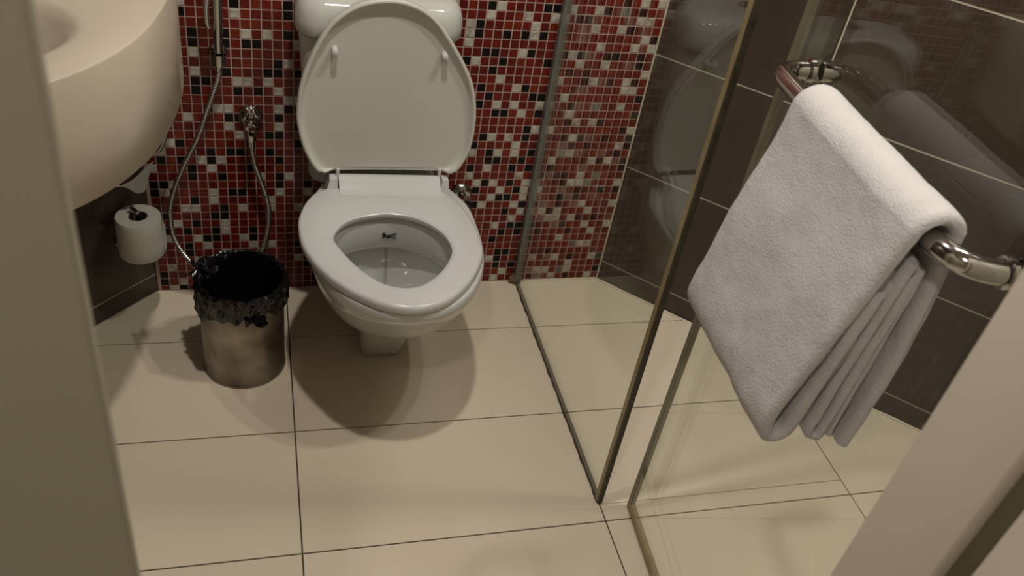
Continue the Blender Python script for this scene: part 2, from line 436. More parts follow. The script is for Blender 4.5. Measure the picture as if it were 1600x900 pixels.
# corridor behind the camera
bm = bmesh.new(); box(bm, (-0.66, -3.26, -0.002), (2.46, -3.2, H)); struct(obj_from('wall_corridor_end', bm, M_plaster, smooth=False))
bm = bmesh.new(); box(bm, (-0.66, -3.2, -0.002), (-0.6, YF-0.016, H)); struct(obj_from('wall_corridor_left', bm, M_plaster, smooth=False))
bm = bmesh.new(); box(bm, (2.4, -3.2, -0.002), (2.46, YF-0.14, H)); struct(obj_from('wall_corridor_right', bm, M_plaster, smooth=False))

# door frame: left and right reveals, each in planks with a rebate
def jamb(name, x, side):
    s = -side   # outwards from the opening
    bm = bmesh.new(); xs = sorted((x+s*0.016, x+s*0.0295))
    box(bm, (xs[0], YF-0.30, 0.0), (xs[1], YF+0.0, 2.05)); o = struct(obj_from(name, bm, M_jambg, smooth=False))
    a = sorted((x, x+s*0.017))
    bm = bmesh.new(); box(bm, (a[0], YF-0.071, 0.0), (a[1], YF+0.004, 2.05), 0.003); obj_from('frame_board', bm, M_jamb, o)
    bm = bmesh.new(); box(bm, (a[0], YF-0.30, 0.0), (a[1], YF-0.094, 2.05), 0.002); obj_from('frame_board', bm, M_jamb, o)
    return o
jamb('trim_1', XJR, -1)

# vertical corner trims and floor bead
bm = bmesh.new(); box(bm, (BR.x-0.0035, -0.0035, 0.0), (BR.x+0.0005, 0.003, H), 0.0005); struct(obj_from('trim_3', bm, M_white, smooth=False))
bm = bmesh.new(); box(bm, (BL.x-0.0005, -0.0032, 0.0), (BL.x+0.0055, 0.003, H), 0.0005); struct(obj_from('trim_4', bm, M_grout, smooth=False))
def bead(name, P, Q, r=0.0035, n=None):
    P = Vector((P.x, P.y, 0.001)); Q = Vector((Q.x, Q.y, 0.001)); bm = bmesh.new()
    pts = [P.lerp(Q, t/24) + Vector((0, 0, 0.0006*math.sin(t*1.9))) for t in range(25)]
    tube(bm, pts, lambda i: r*(1+0.15*math.sin(i*2.3)), 8); return struct(obj_from(name, bm, M_white))
nR = Vector((-0.703, -0.711)).normalized()
bead('baseboard_right', BR + Vector((-0.004, -0.004)), RR + nR*0.001 - uR*0.01)
bead('baseboard_back', Vector((0.99, -0.002)), Vector((1.199, -0.002)))

# ------------------------------------------------------------------ ceiling downlight fittings
for (x, y, p_, r_), lab_ in zip(LIGHTS[:3], ('recessed white-rimmed ceiling downlight above the floor before the toilet', 'recessed white-rimmed ceiling downlight deepest inside the shower', 'recessed white-rimmed ceiling downlight in the shower nearest the glass')):
    t = thing('ceiling_light', lab_, 'light', (x, y, H-0.012), 'recessed ceiling downlights')
    bm = bmesh.new(); turn(bm, [(0.036, 0.0115), (0.036, 0.002), (0.040, 0.0), (0.050, 0.003), (0.051, 0.0115)], (x, y, H-0.012), cap=False); obj_from('rim', bm, M_ceil, t)

# ------------------------------------------------------------------ toilet
T = thing('toilet', 'white ceramic toilet with raised lid against the red mosaic wall', 'toilet', (0.575, -0.25, 0.0))
NS = 96
def polar(pts, cx, cy, n=NS):
    P = catmull([(x, y, 0) for x, y in pts], 10, True)
    ang = sorted((math.atan2(p.y-cy, p.x-cx) % (2*pi), math.hypot(p.x-cx, p.y-cy)) for p in P)
    ang = [(ang[-1][0]-2*pi, ang[-1][1])] + ang + [(ang[0][0]+2*pi, ang[0][1])]
    out = []
    for k in range(n):
        a = 2*pi*k/n
        for (a0, r0), (a1, r1) in zip(ang[:-1], ang[1:]):
            if a0 <= a <= a1:
                out.append(r0 + (r1-r0)*((a-a0)/max(a1-a0, 1e-9))); break
    return out
def ringp(rad, cx, cy, z, k=1.0, off=0.0):
    return [Vector((cx + math.cos(2*pi*i/len(rad))*(r*k+off), cy + math.sin(2*pi*i/len(rad))*(r*k+off), z)) for i, r in enumerate(rad)]
SEAT = [(.4440,-.186),(.410,-.223),(.389,-.284),(.3855,-.334),(.392,-.390),(.415,-.452),(.454,-.511),(.506,-.558),(.555,-.5795),(.599,-.580),(.647,-.559),(.693,-.511),(.7255,-.455),(.741,-.408),(.743,-.350),(.734,-.279),(.712,-.216),(.688,-.193),(.62,-.186),(.52,-.182)]
HOLE = [(.453,-.352),(.473,-.315),(.511,-.290),(.572,-.279),(.628,-.300),(.666,-.344),(.678,-.398),(.664,-.442),(.638,-.481),(.605,-.511),(.572,-.520),(.534,-.508),(.502,-.474),(.475,-.428),(.454,-.376)]
sc = (0.567, -0.392)
so = polar(SEAT, *sc); sh = polar(HOLE, *sc)
bm = bmesh.new(); zt = 0.410
ro = [(so, -0.006, zt-0.020), (so, -0.001, zt-0.0185), (so, 0.0, zt-0.014), (so, 0.0, zt-0.006), (so, -0.0025, zt-0.0018), (so, -0.007, zt),
      (sh, 0.012, zt+0.0008), (sh, 0.005, zt-0.001), (sh, 0.001, zt-0.004), (sh, 0.0, zt-0.009), (sh, 0.002, zt-0.015), (sh, 0.008, zt-0.020)]
rings = [ringp(r, *sc, z, 1.0, o_) for r, o_, z in ro]
vr = loft(bm, rings, True, False, False)
for i in range(NS):
    j = (i+1) % NS; bm.faces.new((vr[-1][i], vr[-1][j], vr[0][j], vr[0][i]))
seat = obj_from('seat', bm, M_plastic, T)
# hinge plate rising at the back of the seat
bm = bmesh.new()
prof = [(-0.214, .4105), (-0.196, .4125), (-0.182, .418), (-0.172, .426), (-0.163, .429), (-0.155, .427), (-0.152, .418), (-0.156, .404), (-0.185, .398), (-0.214, .400)]
rings = [[Vector((x, y-0.006*(x-0.47)/0.21, z)) for y, z in prof] for x in (0.4755, 0.477, 0.58, 0.689, 0.6905)]
loft(bm, rings); obj_from('hinge_plate', bm, M_plastic, seat)
for (xa, xb, dy) in ((0.4535, 0.4725, 0.0), (0.6925, 0.709, -0.004)):
    bm = bmesh.new()
    a = [(xa-0.004, -0.192), (xb, -0.192), (xb, -0.150), (xa-0.004, -0.150)]; b_ = [(xa+0.003, -0.180), (xb, -0.180), (xb, -0.156), (xa+0.003, -0.156)]
    loft(bm, [[Vector((x, y+dy, .385)) for x, y in a], [Vector((x, y+dy, .408)) for x, y in a], [Vector((x, y+dy, .424)) for x, y in b_], [Vector((x*0.98+0.02*(xa+xb)/2, y+dy, .4275)) for x, y in b_]])
    obj_from('hinge', bm, M_plastic, T)

# bowl: outside shell, rim, inside
def egg(cx, cy, a, bf, bb, z, n=NS, p=2.15, pb=2.6):
    out = []
    for i in range(n):
        t = 2*pi*i/n; c, s = math.cos(t), math.sin(t)
        e = p if s < 0 else pb
        d = 1.0/((abs(c)**e + abs(s)**e)**(1.0/e))
        out.append(Vector((cx + a*c*d, cy + (bb if s > 0 else bf)*s*d, z)))
    return out
bx = 0.575
outer = [ # z, half width, front y, back y, centre x, widest y
 (0.150, 0.045, -0.270, -0.060, bx+.004, -0.20), (0.163, 0.070, -0.330, -0.030, bx+.004, -0.22), (0.182, 0.096, -0.388, -0.012, bx+.005, -0.24),
 (0.205, 0.116, -0.430, -0.006, bx+.005, -0.26), (0.232, 0.134, -0.468, -0.004, bx+.005, -0.28), (0.262, 0.148, -0.501, -0.003, bx+.004, -0.295),
 (0.295, 0.159, -0.530, -0.003, bx+.003, -0.305), (0.328, 0.168, -0.553, -0.003, bx+.003, -0.315), (0.355, 0.1745, -0.570, -0.003, bx+.003, -0.32),
 (0.372, 0.177, -0.578, -0.003, bx+.003, -0.32), (0.382, 0.1765, -0.578, -0.003, bx+.003, -0.32), (0.388, 0.174, -0.575, -0.003, bx+.003, -0.32), (0.390, 0.168, -0.569, -0.006, bx+.003, -0.32)]
def cr(a, b, c, d, t): return 0.5*((2*b)+(c-a)*t+(2*a-5*b+4*c-d)*t*t+(3*b-a-3*c+d)*t**3)
dense = []
for i in range(len(outer)-1):
    P_ = [outer[max(i-1, 0)], outer[i], outer[i+1], outer[min(i+2, len(outer)-1)]]
    for t in (0, .25, .5, .75): dense.append(tuple(cr(P_[0][q], P_[1][q], P_[2][q], P_[3][q], t) for q in range(6)))
dense.append(outer[-1])
rings = []
for z, a, yf, yb, cx, cy in dense:
    r = egg(cx, cy, a, cy-yf, yb-cy, z)
    for v in r:
        t_ = max(0.0, min(1.0, (v.y+0.24)/0.20)); k = t_*t_*(3-2*t_); lim = min(a, 0.112)
        v.x = cx + (v.x-cx)*(1-k) + max(-lim, min(lim, v.x-cx))*k
    rings.append(r)
inner = [(0.3885, 0.010, 0), (0.380, 0.006, 0), (0.345, 0.007, 0), (0.318, 0.009, 0), (0.311, 0.014, 0)]
hc = sc
for z, off, _ in inner: rings.append(ringp(sh, *hc, z, 1.0, off))
for z, k, dy in ((0.309, 1.10, 0.026), (0.301, 1.12, 0.032), (0.283, 1.05, 0.034), (0.260, 0.94, 0.038), (0.236, 0.80, 0.050), (0.212, 0.62, 0.068), (0.197, 0.42, 0.088), (0.190, 0.20, 0.098)):
    rr = ringp(sh, hc[0], hc[1]+dy, z, k)
    if k > 1: rr = [Vector((hc[0]+(v.x-hc[0])*0.955, v.y, v.z)) for v in rr]
    rings.append(rr)
bm = bmesh.new(); loft(bm, rings, True, True, True)
bowl = obj_from('bowl', bm, M_pan, T, angle=60)
bm = bmesh.new(); bm.faces.new([bm.verts.new(p) for p in ringp(sh, hc[0], hc[1]+0.068, 0.208, 0.60)])
obj_from('water', bm, M_water, bowl)
# faint vertical stain on the back of the pan
# printed mark under the rim: two crossed strokes with loops
bm = bmesh.new()
def onrim(dx, z):   # point on the inside of the rim's back wall
    x = 0.573+dx; th = math.atan2(0.115, x-hc[0])
    i = int(round((th % (2*pi))/(2*pi)*NS)) % NS; rad = sh[i]+0.0072
    return Vector((x, hc[1] + math.sqrt(max(rad*rad-(x-hc[0])**2, 0)) - 0.0012, z))
zc = 0.3475
for pts in ([(-.012, -.004), (-.007, -.001), (0, .001), (.008, .003), (.015, .006)], [(-.011, .003), (-.006, -.001), (0, -.003), (.008, -.003), (.015, -.004)],
            [(-.006, -.001), (-.008, .004), (-.012, .004), (-.010, -.001), (-.006, -.001)], [(-.004, -.001), (-.002, -.004), (.002, -.001)]):
    tube(bm, catmull([onrim(a*1.05, zc+b*1.25) for a, b in pts], 4), 0.0016, 6)
obj_from('printed_mark', bm, M_black, bowl)
# foot
bm = bmesh.new()
def rrect(cx, cy, hx, hy, r, z, n=8):
    out = []
    for (sx, sy, a0) in ((1, 1, 0), (-1, 1, pi/2), (-1, -1, pi), (1, -1, 3*pi/2)):
        for k in range(n+1):
            a = a0 + pi/2*k/n
            out.append(Vector((cx + sx*(hx-r) + r*math.cos(a), cy + sy*(hy-r) + r*math.sin(a), z)))
    return out
rs = []
for z, hx, yf, r in ((0.0, .043, -.262, .02), (0.002, .047, -.268, .022), (0.010, .050, -.275, .024), (0.05, .0525, -.290, .026), (0.10, .055, -.312, .028), (0.16, .056, -.325, .03)):
    rs.append(rrect(0.579, (yf-0.03)/2, hx, (-0.03-yf)/2, r, z))
loft(bm, rs); obj_from('foot', bm, M_china, T)
# cistern
bm = bmesh.new(); rs = []
for z, hx, yf, r in ((0.386, .134, -.128, .045), (0.46, .139, -.131, .045), (0.60, .149, -.136, .048), (0.69, .155, -.138, .05), (0.712, .156, -.138, .05), (0.716, .153, -.135, .05)):
    rs.append(rrect(0.553, (yf-0.002)/2, hx, (-0.002-yf)/2, r, z))
loft(bm, rs); cis = obj_from('cistern', bm, M_china, T)
bm = bmesh.new(); rs = []
for z, e in ((0.7185, -.006), (0.7195, -.001), (0.724, .0015), (0.745, .002), (0.765, 0.0), (0.779, -.005), (0.789, -.014), (0.7935, -.026), (0.7955, -.034)):
    yf = -0.1455-e; rs.append(rrect(0.5535, (yf-0.003)/2, .1625+e, (-0.003-yf)/2, .05+min(0, e)*0.6, z))
rs.append(rrect(0.5535, -0.060, .118, .046, .025, 0.7960))
loft(bm, rs); obj_from('cistern_lid', bm, M_china, T, angle=50)
bm = bmesh.new(); turn(bm, [(0.024, 0), (0.024, 0.004), (0.022, 0.006), (0.001, 0.006)], (0.5535, -0.06, 0.7955)); obj_from('flush_button', bm, M_chrome, T)

# raised lid: shallow tray seen from inside
LID = [(.443,.4375),(.437,.4362),(.4335,.4400),(.418,.462),(.402,.500),(.394,.535),(.390,.575),(.398,.640),(.421,.706),(.455,.765),(.501,.800),(.548,.812),(.596,.809),(.647,.782),(.698,.718),(.736,.651),(.752,.580),(.7505,.505),(.736,.460),(.7235,.4400),(.7195,.4362),(.713,.4375),(.66,.4405),(.58,.4420),(.50,.4410)]
lc = (0.571, 0.60)
lr = polar(LID, *lc)
# sharpen the two bottom corners
bm = bmesh.new(); rings = []
for off, y in ((-0.012, -.150), (-0.004, -.151), (0.0, -.155), (0.0012, -.163), (0.0010, -.1715), (-0.0008, -.1738), (-0.0045, -.1742), (-0.0068, -.1728), (-0.0085, -.1665), (-0.0125, -.1622), (-0.020, -.1612), (-0.06, -.1606)):
    ring = []
    for i, r in enumerate(lr):
        vx, vz = lc[0]+math.cos(2*pi*i/NS)*(r+off), lc[1]+math.sin(2*pi*i/NS)*(r+off)
        f_ = max(0.0, min(1.0, (vz-0.446)/0.02)) if abs(vx-0.578) < 0.128 else 1.0
        yy = -0.1606 + (y+0.1606)*f_ if y < -0.1606 else y
        ring.append(Vector((vx, yy, vz)))
    rings.append(ring)
rings.append([Vector((lc[0]+math.cos(2*pi*i/NS)*r*0.4, -.1603, lc[1]+math.sin(2*pi*i/NS)*r*0.4)) for i, r in enumerate(lr)])
loft(bm, rings); lid = obj_from('lid', bm, M_lidp, T, angle=60)
for (x, z) in ((0.4605, 0.7145), (0.6735, 0.7145)):
    bm = bmesh.new(); turn(bm, [(0.0062, -0.001), (0.0062, 0.020), (0.0056, 0.0225), (0.0035, 0.0235)], (x, -0.1600, z-0.006), (0, -1, 0.0), 20)
    obj_from('buffer', bm, M_plastic, lid)
# small lugs behind the hinge plate
for x in (0.474, 0.691):
    bm = bmesh.new(); box(bm, (x-0.003, -0.166, 0.418), (x+0.003, -0.150, 0.444), 0.001); obj_from('lid_lug', bm, M_lidp, lid)

# ------------------------------------------------------------------ stop valve beside the toilet
V = thing('stop_valve', 'chrome stop valve with black knob on mosaic right of the toilet', 'valve', (0.787, 0.0, 0.281))
bm = bmesh.new(); turn(bm, [(0.027, 0.0015), (0.027, 0.006), (0.022, 0.012), (0.012, 0.016)], (0.787, 0, 0.281), (0, -1, 0)); obj_from('escutcheon', bm, M_chrome, V)
bm = bmesh.new(); turn(bm, [(0.010, 0.010), (0.010, 0.030), (0.014, 0.034), (0.014, 0.052), (0.010, 0.056)], (0.787, 0, 0.281), (0, -1, 0)); obj_from('body', bm, M_chrome, V)
bm = bmesh.new(); turn(bm, [(0.009, 0.0), (0.009, 0.022), (0.011, 0.023), (0.011, 0.036), (0.007, 0.037)], (0.787, -0.044, 0.281), (0.0, 0.0, -1), 16); obj_from('outlet', bm, M_chrome, V)
bm = bmesh.new(); turn(bm, [(0.008, 0.0), (0.008, 0.012), (0.013, 0.014), (0.013, 0.026), (0.009, 0.029)], (0.787, -0.048, 0.281), (0.0, -1, -0.25), 10); obj_from('knob', bm, M_rubber, V)

# ------------------------------------------------------------------ bidet spray: valve, hose, hand spray, holder
B = thing('bidet_spray', 'chrome bidet hand spray on the mosaic with a long looping metal hose', 'bidet spray', (0.245, 0.0, 0.61))
bx0 = 0.247
bm = bmesh.new(); turn(bm, [(0.019, 0.001), (0.019, 0.004), (0.016, 0.008), (0.008, 0.010), (0.008, 0.026)], (0.242, 0, 0.622), (0, -1, 0)); h_ = obj_from('wall_holder', bm, M_chrome, B)
bm = bmesh.new()
rs = []
for k in range(15):
    a = math.radians(-60 + k*300/14) - pi/2
    rs.append([Vector((0.243 + math.cos(a)*r_, -0.040 + math.sin(a)*r_, z)) for r_, z in ((0.0125, 0.612), (0.0160, 0.612), (0.0160, 0.634), (0.0125, 0.634))])
loft(bm, rs, True, True, True); obj_from('cradle', bm, M_chrome, h_)
bm = bmesh.new(); hs = [(0.2435, -0.040, 0.617), (0.2440, -0.040, 0.650), (0.2455, -0.042, 0.700), (0.2470, -0.046, 0.750), (0.2480, -0.052, 0.790), (0.2480, -0.066, 0.812)]
tube(bm, catmull(hs, 6), lambda i: 0.0072 + 0.0030*min(1, i/10) + (0.003 if i > 24 else 0), 20); hd = obj_from('spray_handle', bm, M_chrome, B)
bm = bmesh.new(); turn(bm, [(0.012, 0.0), (0.016, 0.010), (0.018, 0.020), (0.018, 0.026), (0.015, 0.028)], (0.248, -0.060, 0.808), (0, -0.8, 0.45), 24); obj_from('spray_head', bm, M_chrome, B)
bm = bmesh.new(); tube(bm, catmull([(0.2410, -0.062, 0.800), (0.2335, -0.060, 0.775), (0.2270, -0.052, 0.735), (0.2265, -0.047, 0.700), (0.2290, -0.045, 0.690)], 6), lambda i: 0.0058, 10); obj_from('side_tube', bm, M_chrome, hd)  # bent chrome tube left of the spray handle
bm = bmesh.new(); turn(bm, [(0.0085, 0.0), (0.0085, 0.012), (0.0065, 0.026), (0.006, 0.028)], (0.2435, -0.040, 0.622), (-0.05, 0.0, -1), 16); obj_from('hose_ferrule', bm, M_chrome, B)
hose = [(0.2435, -.040, .600), (0.2415, -.040, .585), (0.2315, -.038, .553), (0.212, -.036, .498), (0.194, -.035, .445), (0.174, -.034, .401), (0.155, -.034, .361), (0.134, -.034, .307), (0.122, -.034, .261), (0.120, -.034, .220), (0.124, -.034, .179), (0.139, -.034, .137), (0.164, -.036, .097),
        (0.190, -.040, .060), (0.225, -.045, .030), (0.262, -.045, .025), (0.292, -.042, .060), (0.310, -.038, .120), (0.325, -.036, .175), (0.333, -.035, .225), (0.332, -.035, .269), (0.321, -.035, .320), (0.308, -.036, .367), (0.302, -.040, .405), (0.301, -.042, .425)]
hp = catmull(hose, 24)
# resample evenly so that the corrugation is regular
L_ = [0.0]
for a, b_ in zip(hp[:-1], hp[1:]): L_.append(L_[-1] + (b_-a).length)
step = 0.00145; ev = []; k = 0; s = 0.0
while s < L_[-1]:
    while L_[k+1] < s: k += 1
    t = (s-L_[k])/max(L_[k+1]-L_[k], 1e-9); ev.append(hp[k].lerp(hp[k+1], t)); s += step
bm = bmesh.new(); tube(bm, ev, lambda i: (0.0067, 0.0067, 0.0036, 0.0036)[i % 4], 10); obj_from('hose', bm, M_hose, B, angle=80)
bm = bmesh.new(); turn(bm, [(0.0265, 0.0015), (0.0265, 0.005), (0.0225, 0.011), (0.012, 0.016)], (0.301, 0, 0.476), (0, -1, 0)); e_ = obj_from('escutcheon', bm, M_chrome, B)
bm = bmesh.new(); turn(bm, [(0.0105, 0.010), (0.0105, 0.026), (0.0135, 0.030), (0.0135, 0.050), (0.010, 0.056), (0.004, 0.058)], (0.301, 0, 0.476), (0, -1, 0)); obj_from('valve_body', bm, M_chrome, B)
bm = bmesh.new(); turn(bm, [(0.009, 0.0), (0.009, 0.016), (0.0115, 0.018), (0.0115, 0.032), (0.008, 0.034), (0.0075, 0.050)], (0.301, -0.042, 0.474), (0, 0, -1), 12); obj_from('outlet', bm, M_chrome, B)
bm = bmesh.new(); turn(bm, [(0.0065, 0.0), (0.0065, 0.014), (0.0085, 0.016), (0.0085, 0.028), (0.006, 0.030)], (0.301, -0.045, 0.476), (0.1, -1, -0.15), 8); obj_from('knob', bm, M_chrome, B)

# ------------------------------------------------------------------ waste bin with liner
bc = Vector((0.272, -0.264)); BRD = 0.0865; BH = 0.238
WB = thing('waste_bin', 'round stained steel waste bin with black liner left of the toilet', 'bin', (bc.x, bc.y, 0))
bm = bmesh.new(); turn(bm, [(0.001, 0.003), (BRD-0.001, 0.003), (BRD+0.0012, 0.0), (BRD+0.0022, 0.003), (BRD+0.0012, 0.0065), (BRD, 0.008), (BRD, 0.10), (BRD, 0.20), (BRD, BH-0.004), (BRD+0.0015, BH), (BRD-0.0015, BH), (BRD-0.002, BH-0.006), (BRD-0.002, 0.006), (0.001, 0.006)], (bc.x, bc.y, 0), seg=72)
obj_from('body', bm, M_steel, WB)
def bag():
    n = 168
    prof = [(0.72, 0.012), (0.90, 0.014), (0.93, 0.05), (0.93, 0.11), (0.93, 0.17), (0.94, 0.215), (0.955, 0.236), (0.985, 0.2455), (1.03, 0.2475), (1.055, 0.243), (1.065, 0.237), (1.065, 0.230), (1.06, 0.221), (1.065, 0.208), (1.065, 0.198), (1.045, 0.189)]
    rings = []
    for k, (r, z) in enumerate(prof):
        ring = []
        for i in range(n):
            a = 2*pi*i/n; c_, s_ = math.cos(a), math.sin(a)
            amp = 0.0 if k < 2 else (0.0022 if k < 6 else 0.0055)
            q = noise.noise(Vector((c_*7, s_*7, z*38)))*amp + noise.noise(Vector((c_*12+z*40, s_*12, z*90+5)))*amp*0.7 + noise.noise(Vector((c_*3.1, s_*3.1, z*12+9)))*amp
            fold = abs(noise.noise(Vector((c_*5+z*30, s_*5-z*22, z*45+2))))*0.010 if k > 8 else 0
            rr = r*BRD + q + fold
            if k >= 8: rr = max(rr, BRD+0.0022)
            elif k <= 5: rr = min(rr, BRD-0.0035)
            dz = 0
            if k >= 9:
                hang = (k-9)/6
                dz = (noise.noise(Vector((c_*1.6, s_*1.6, 3)))*0.030 + noise.noise(Vector((c_*5, s_*5, 1)))*0.006)*hang
                dz += -0.020*hang*max(0, -c_)          # hangs lower at the front
            dz += noise.noise(Vector((c_*6, s_*6, 20+z*40)))*0.003 if k > 5 else 0
            ring.append(Vector((bc.x + c_*rr, bc.y + s_*rr, z+dz)))
        rings.append(ring)
    bm = bmesh.new(); loft(bm, rings, True, True, False); return bm
ln = obj_from('liner', bag(), M_bag, WB, angle=50)
# crumpled tufts of spare liner
def tuft(cx, cy, cz, dirs, s):
    bm = bmesh.new()
    for (dx, dy, dz) in dirs:
        m_, nn = 7, 9; grid = []
        for a in range(m_):
            row = []
            for b_ in range(nn):
                u, v = a/(m_-1), b_/(nn-1)-0.5
                wd = s*(0.35+0.8*math.sin(u*2.2))
                p = Vector((cx, cy, cz)) + Vector((dx, dy, dz))*u + Vector((-dy, dx, 0)).normalized()*v*wd*1.2
                p += Vector((noise.noise(p*90), noise.noise(p*90+Vector((7, 0, 0))), noise.noise(p*90+Vector((0, 9, 0)))))*0.012
                row.append(bm.verts.new(p))
            grid.append(row)
        for a in range(m_-1):
            for b_ in range(nn-1): bm.faces.new((grid[a][b_], grid[a+1][b_], grid[a+1][b_+1], grid[a][b_+1]))
    return bm
obj_from('liner_gather', tuft(bc.x-0.078, bc.y+0.030, 0.243, [(-0.018, 0.004, 0.012), (0.030, -0.012, 0.010), (0.012, -0.026, -0.008), (0.006, 0.022, 0.012), (-0.012, -0.02, -0.01)], 0.026), M_bag, WB, angle=25)
obj_from('liner_tail', tuft(bc.x+0.022, bc.y-0.090, 0.204, [(0.020, -0.010, -0.014), (0.030, -0.004, -0.006), (-0.016, -0.006, -0.008)], 0.018), M_bag, WB, angle=25)

# ------------------------------------------------------------------ toilet roll on its holder
nL = Vector((0.701, -0.713, 0)).normalized(); pw = Vector((BL.x, BL.y, 0)) + Vector((uL.x, uL.y, 0))*0.066
rc = pw + nL*0.072
rc = Vector((0.0655, -0.118, 0))
pw = rc - nL*(( rc - Vector((BL.x, BL.y, 0))).dot(nL))
RZ0, RZ1 = 0.202, 0.298
TR = thing('toilet_roll', 'white toilet paper roll hung upright on the dark corner wall', 'toilet roll', (rc.x, rc.y, RZ0))
bm = bmesh.new()
turn(bm, [(0.0185, 0.002), (0.0445, 0.0), (0.0465, 0.003), (0.0470, 0.03), (0.0465, 0.06), (0.0460, 0.092), (0.0445, 0.095), (0.042, 0.0955), (0.0200, 0.0955), (0.0185, 0.093), (0.0185, 0.002)], (rc.x, rc.y, RZ0), seg=64, cap=False)
bmesh.ops.remove_doubles(bm, verts=bm.verts, dist=1e-6); obj_from('paper', bm, M_paper, TR, angle=50)
bm = bmesh.new(); turn(bm, [(0.0183, 0.001), (0.0183, 0.0945), (0.0170, 0.0945), (0.0170, 0.001), (0.0183, 0.001)], (rc.x, rc.y, RZ0), seg=40, cap=False); obj_from('core', bm, M_core, TR)
# loose end of the paper
bm = bmesh.new(); G_ = []
for a in range(12):
    th = math.radians(20 + a*4.2); rad = 0.0474 + 0.0012*a*(a/11)
    G_.append([bm.verts.new((rc.x + math.cos(th-0.5+a*0.0)*rad, rc.y + math.sin(th-0.5)*rad*0.9, RZ0 + 0.006 + (0.084-0.004*a)*k/8 + 0.0005*math.sin(k*2+a))) for k in range(9)])
for a in range(11):
    for k in range(8): bm.faces.new((G_[a][k], G_[a+1][k], G_[a+1][k+1], G_[a][k+1]))
obj_from('loose_sheet', bm, M_paper, TR, angle=80)
HD = thing('roll_holder', 'chrome bracket and rod carrying the white paper roll on the dark wall', 'roll holder', (pw.x, pw.y, 0.170))
bm = bmesh.new(); turn(bm, [(0.011, 0.001), (0.011, 0.005), (0.008, 0.009)], (pw.x, pw.y, 0.190), tuple(nL)); obj_from('wall_plate', bm, M_chrome, HD)
bm = bmesh.new(); q0 = Vector((pw.x, pw.y, 0.190)) + nL*0.006; rz = Vector((rc.x, rc.y, 0))
tube(bm, catmull([q0, q0.lerp(rz + Vector((0, 0, 0.190)), 0.7), rz + Vector((0, 0, 0.193)) - nL*0.004, rz + Vector((0, 0, 0.205)), rz + Vector((0, 0, 0.26)), rz + Vector((0, 0, 0.300)), rz + Vector((0, 0, 0.306)) - nL*0.003, rz + Vector((0, 0, 0.309)) - nL*0.018], 6), 0.0048, 14); obj_from('arm', bm, M_chrome, HD)
bm = bmesh.new(); turn(bm, [(0.0165, 0.0), (0.0165, 0.003), (0.010, 0.005)], (rc.x, rc.y, RZ0-0.005), (0, 0, 1), 24); obj_from('rest_disc', bm, M_chrome, HD)

# ------------------------------------------------------------------ basin counter
CZ0, CZ1 = 0.648, 0.850
FRONT = [(0.145, 0.000), (0.166, -0.05), (0.180, -0.12), (0.187, -0.20), (0.1855, -0.28), (0.175, -0.37), (0.156, -0.455), (0.130, -0.52), (0.097, -0.575), (0.058, -0.620), (0.005, -0.665), (-0.06, -0.705), (-0.14, -0.735), (-0.24, -0.755), (-0.352, -0.76)]
fp = [(v.x, v.y) for v in catmull([(x, y, 0) for x, y in FRONT], 6)]
back = [(LL.x+0.003, LL.y-0.003), (BL.x+0.004, -0.0025), (0.11, -0.0025)]
bmid = []
for (a, b_) in zip([fp[-1]] + back, back + [fp[0]]):
    for t in range(1 if b_ is back[0] else 0, 10):
        bmid.append((a[0]+(b_[0]-a[0])*t/10, a[1]+(b_[1]-a[1])*t/10))
loop = fp[:-1] + bmid
fp0 = loop
SK = thing('basin_counter', 'cream rounded solid-surface basin counter at upper left', 'basin counter', (-0.1, -0.35, CZ0))
ccx, ccy = -0.12, -0.38
def shr(loop, e, z):
    return [Vector((ccx + (x-ccx)*(1-e/0.30), ccy + (y-ccy)*(1-e/0.30), z)) if (x, y) in fset else Vector((x, y, z)) for x, y in loop]
fset = set(fp)
bm = bmesh.new()
# basin outline points matched to the loop count by angle
bcx, bcy, ba, bb_ = -0.115, -0.452, 0.180, 0.150
def basin_ring(k, z, dz=0):
    out = []
    for x, y in loop:
        t = math.atan2(y-bcy, x-bcx)
        out.append(Vector((bcx + ba*k*math.cos(t), bcy + bb_*k*math.sin(t), z)))
    return out
rings = [shr(loop, 0.05, CZ0+0.02), shr(loop, 0.022, CZ0+0.018), shr(loop, 0.020, CZ0), shr(loop, 0.002, CZ0), shr(loop, 0.0, CZ0+0.002), shr(loop, 0.0, CZ0+0.1), shr(loop, 0.0, CZ1-0.0035), shr(loop, 0.0012, CZ1-0.001), shr(loop, 0.004, CZ1)]
rings += [basin_ring(1.06, CZ1), basin_ring(1.02, CZ1-0.0012), basin_ring(0.97, CZ1-0.006), basin_ring(0.90, CZ1-0.020), basin_ring(0.80, CZ1-0.048), basin_ring(0.64, CZ1-0.080), basin_ring(0.40, CZ1-0.102), basin_ring(0.12, CZ1-0.110)]
loft(bm, rings, True, False, True)
obj_from('counter', bm, M_counter, SK, angle=45)
bm = bmesh.new(); turn(bm, [(0.024, 0.0), (0.024, 0.003), (0.018, 0.004), (0.001, 0.002)], (bcx, bcy, CZ1-0.1095)); obj_from('drain', bm, M_chrome, SK)
# underside flush with the apron
# braided supply hose under the counter
bm = bmesh.new(); hp2 = catmull([(0.150, -0.030, 0.66), (0.140, -0.045, 0.50), (0.122, -0.055, 0.434), (0.103, -0.050, 0.409), (0.084, -0.032, 0.396), (0.068, -0.012, 0.386)], 24)
tube(bm, hp2, lambda i: (0.0052, 0.0052, 0.0042)[i % 3], 10); tag(obj_from('supply_hose', bm, M_hose, None, angle=80), 'braided metal supply hose between counter and dark corner wall', 'hose')
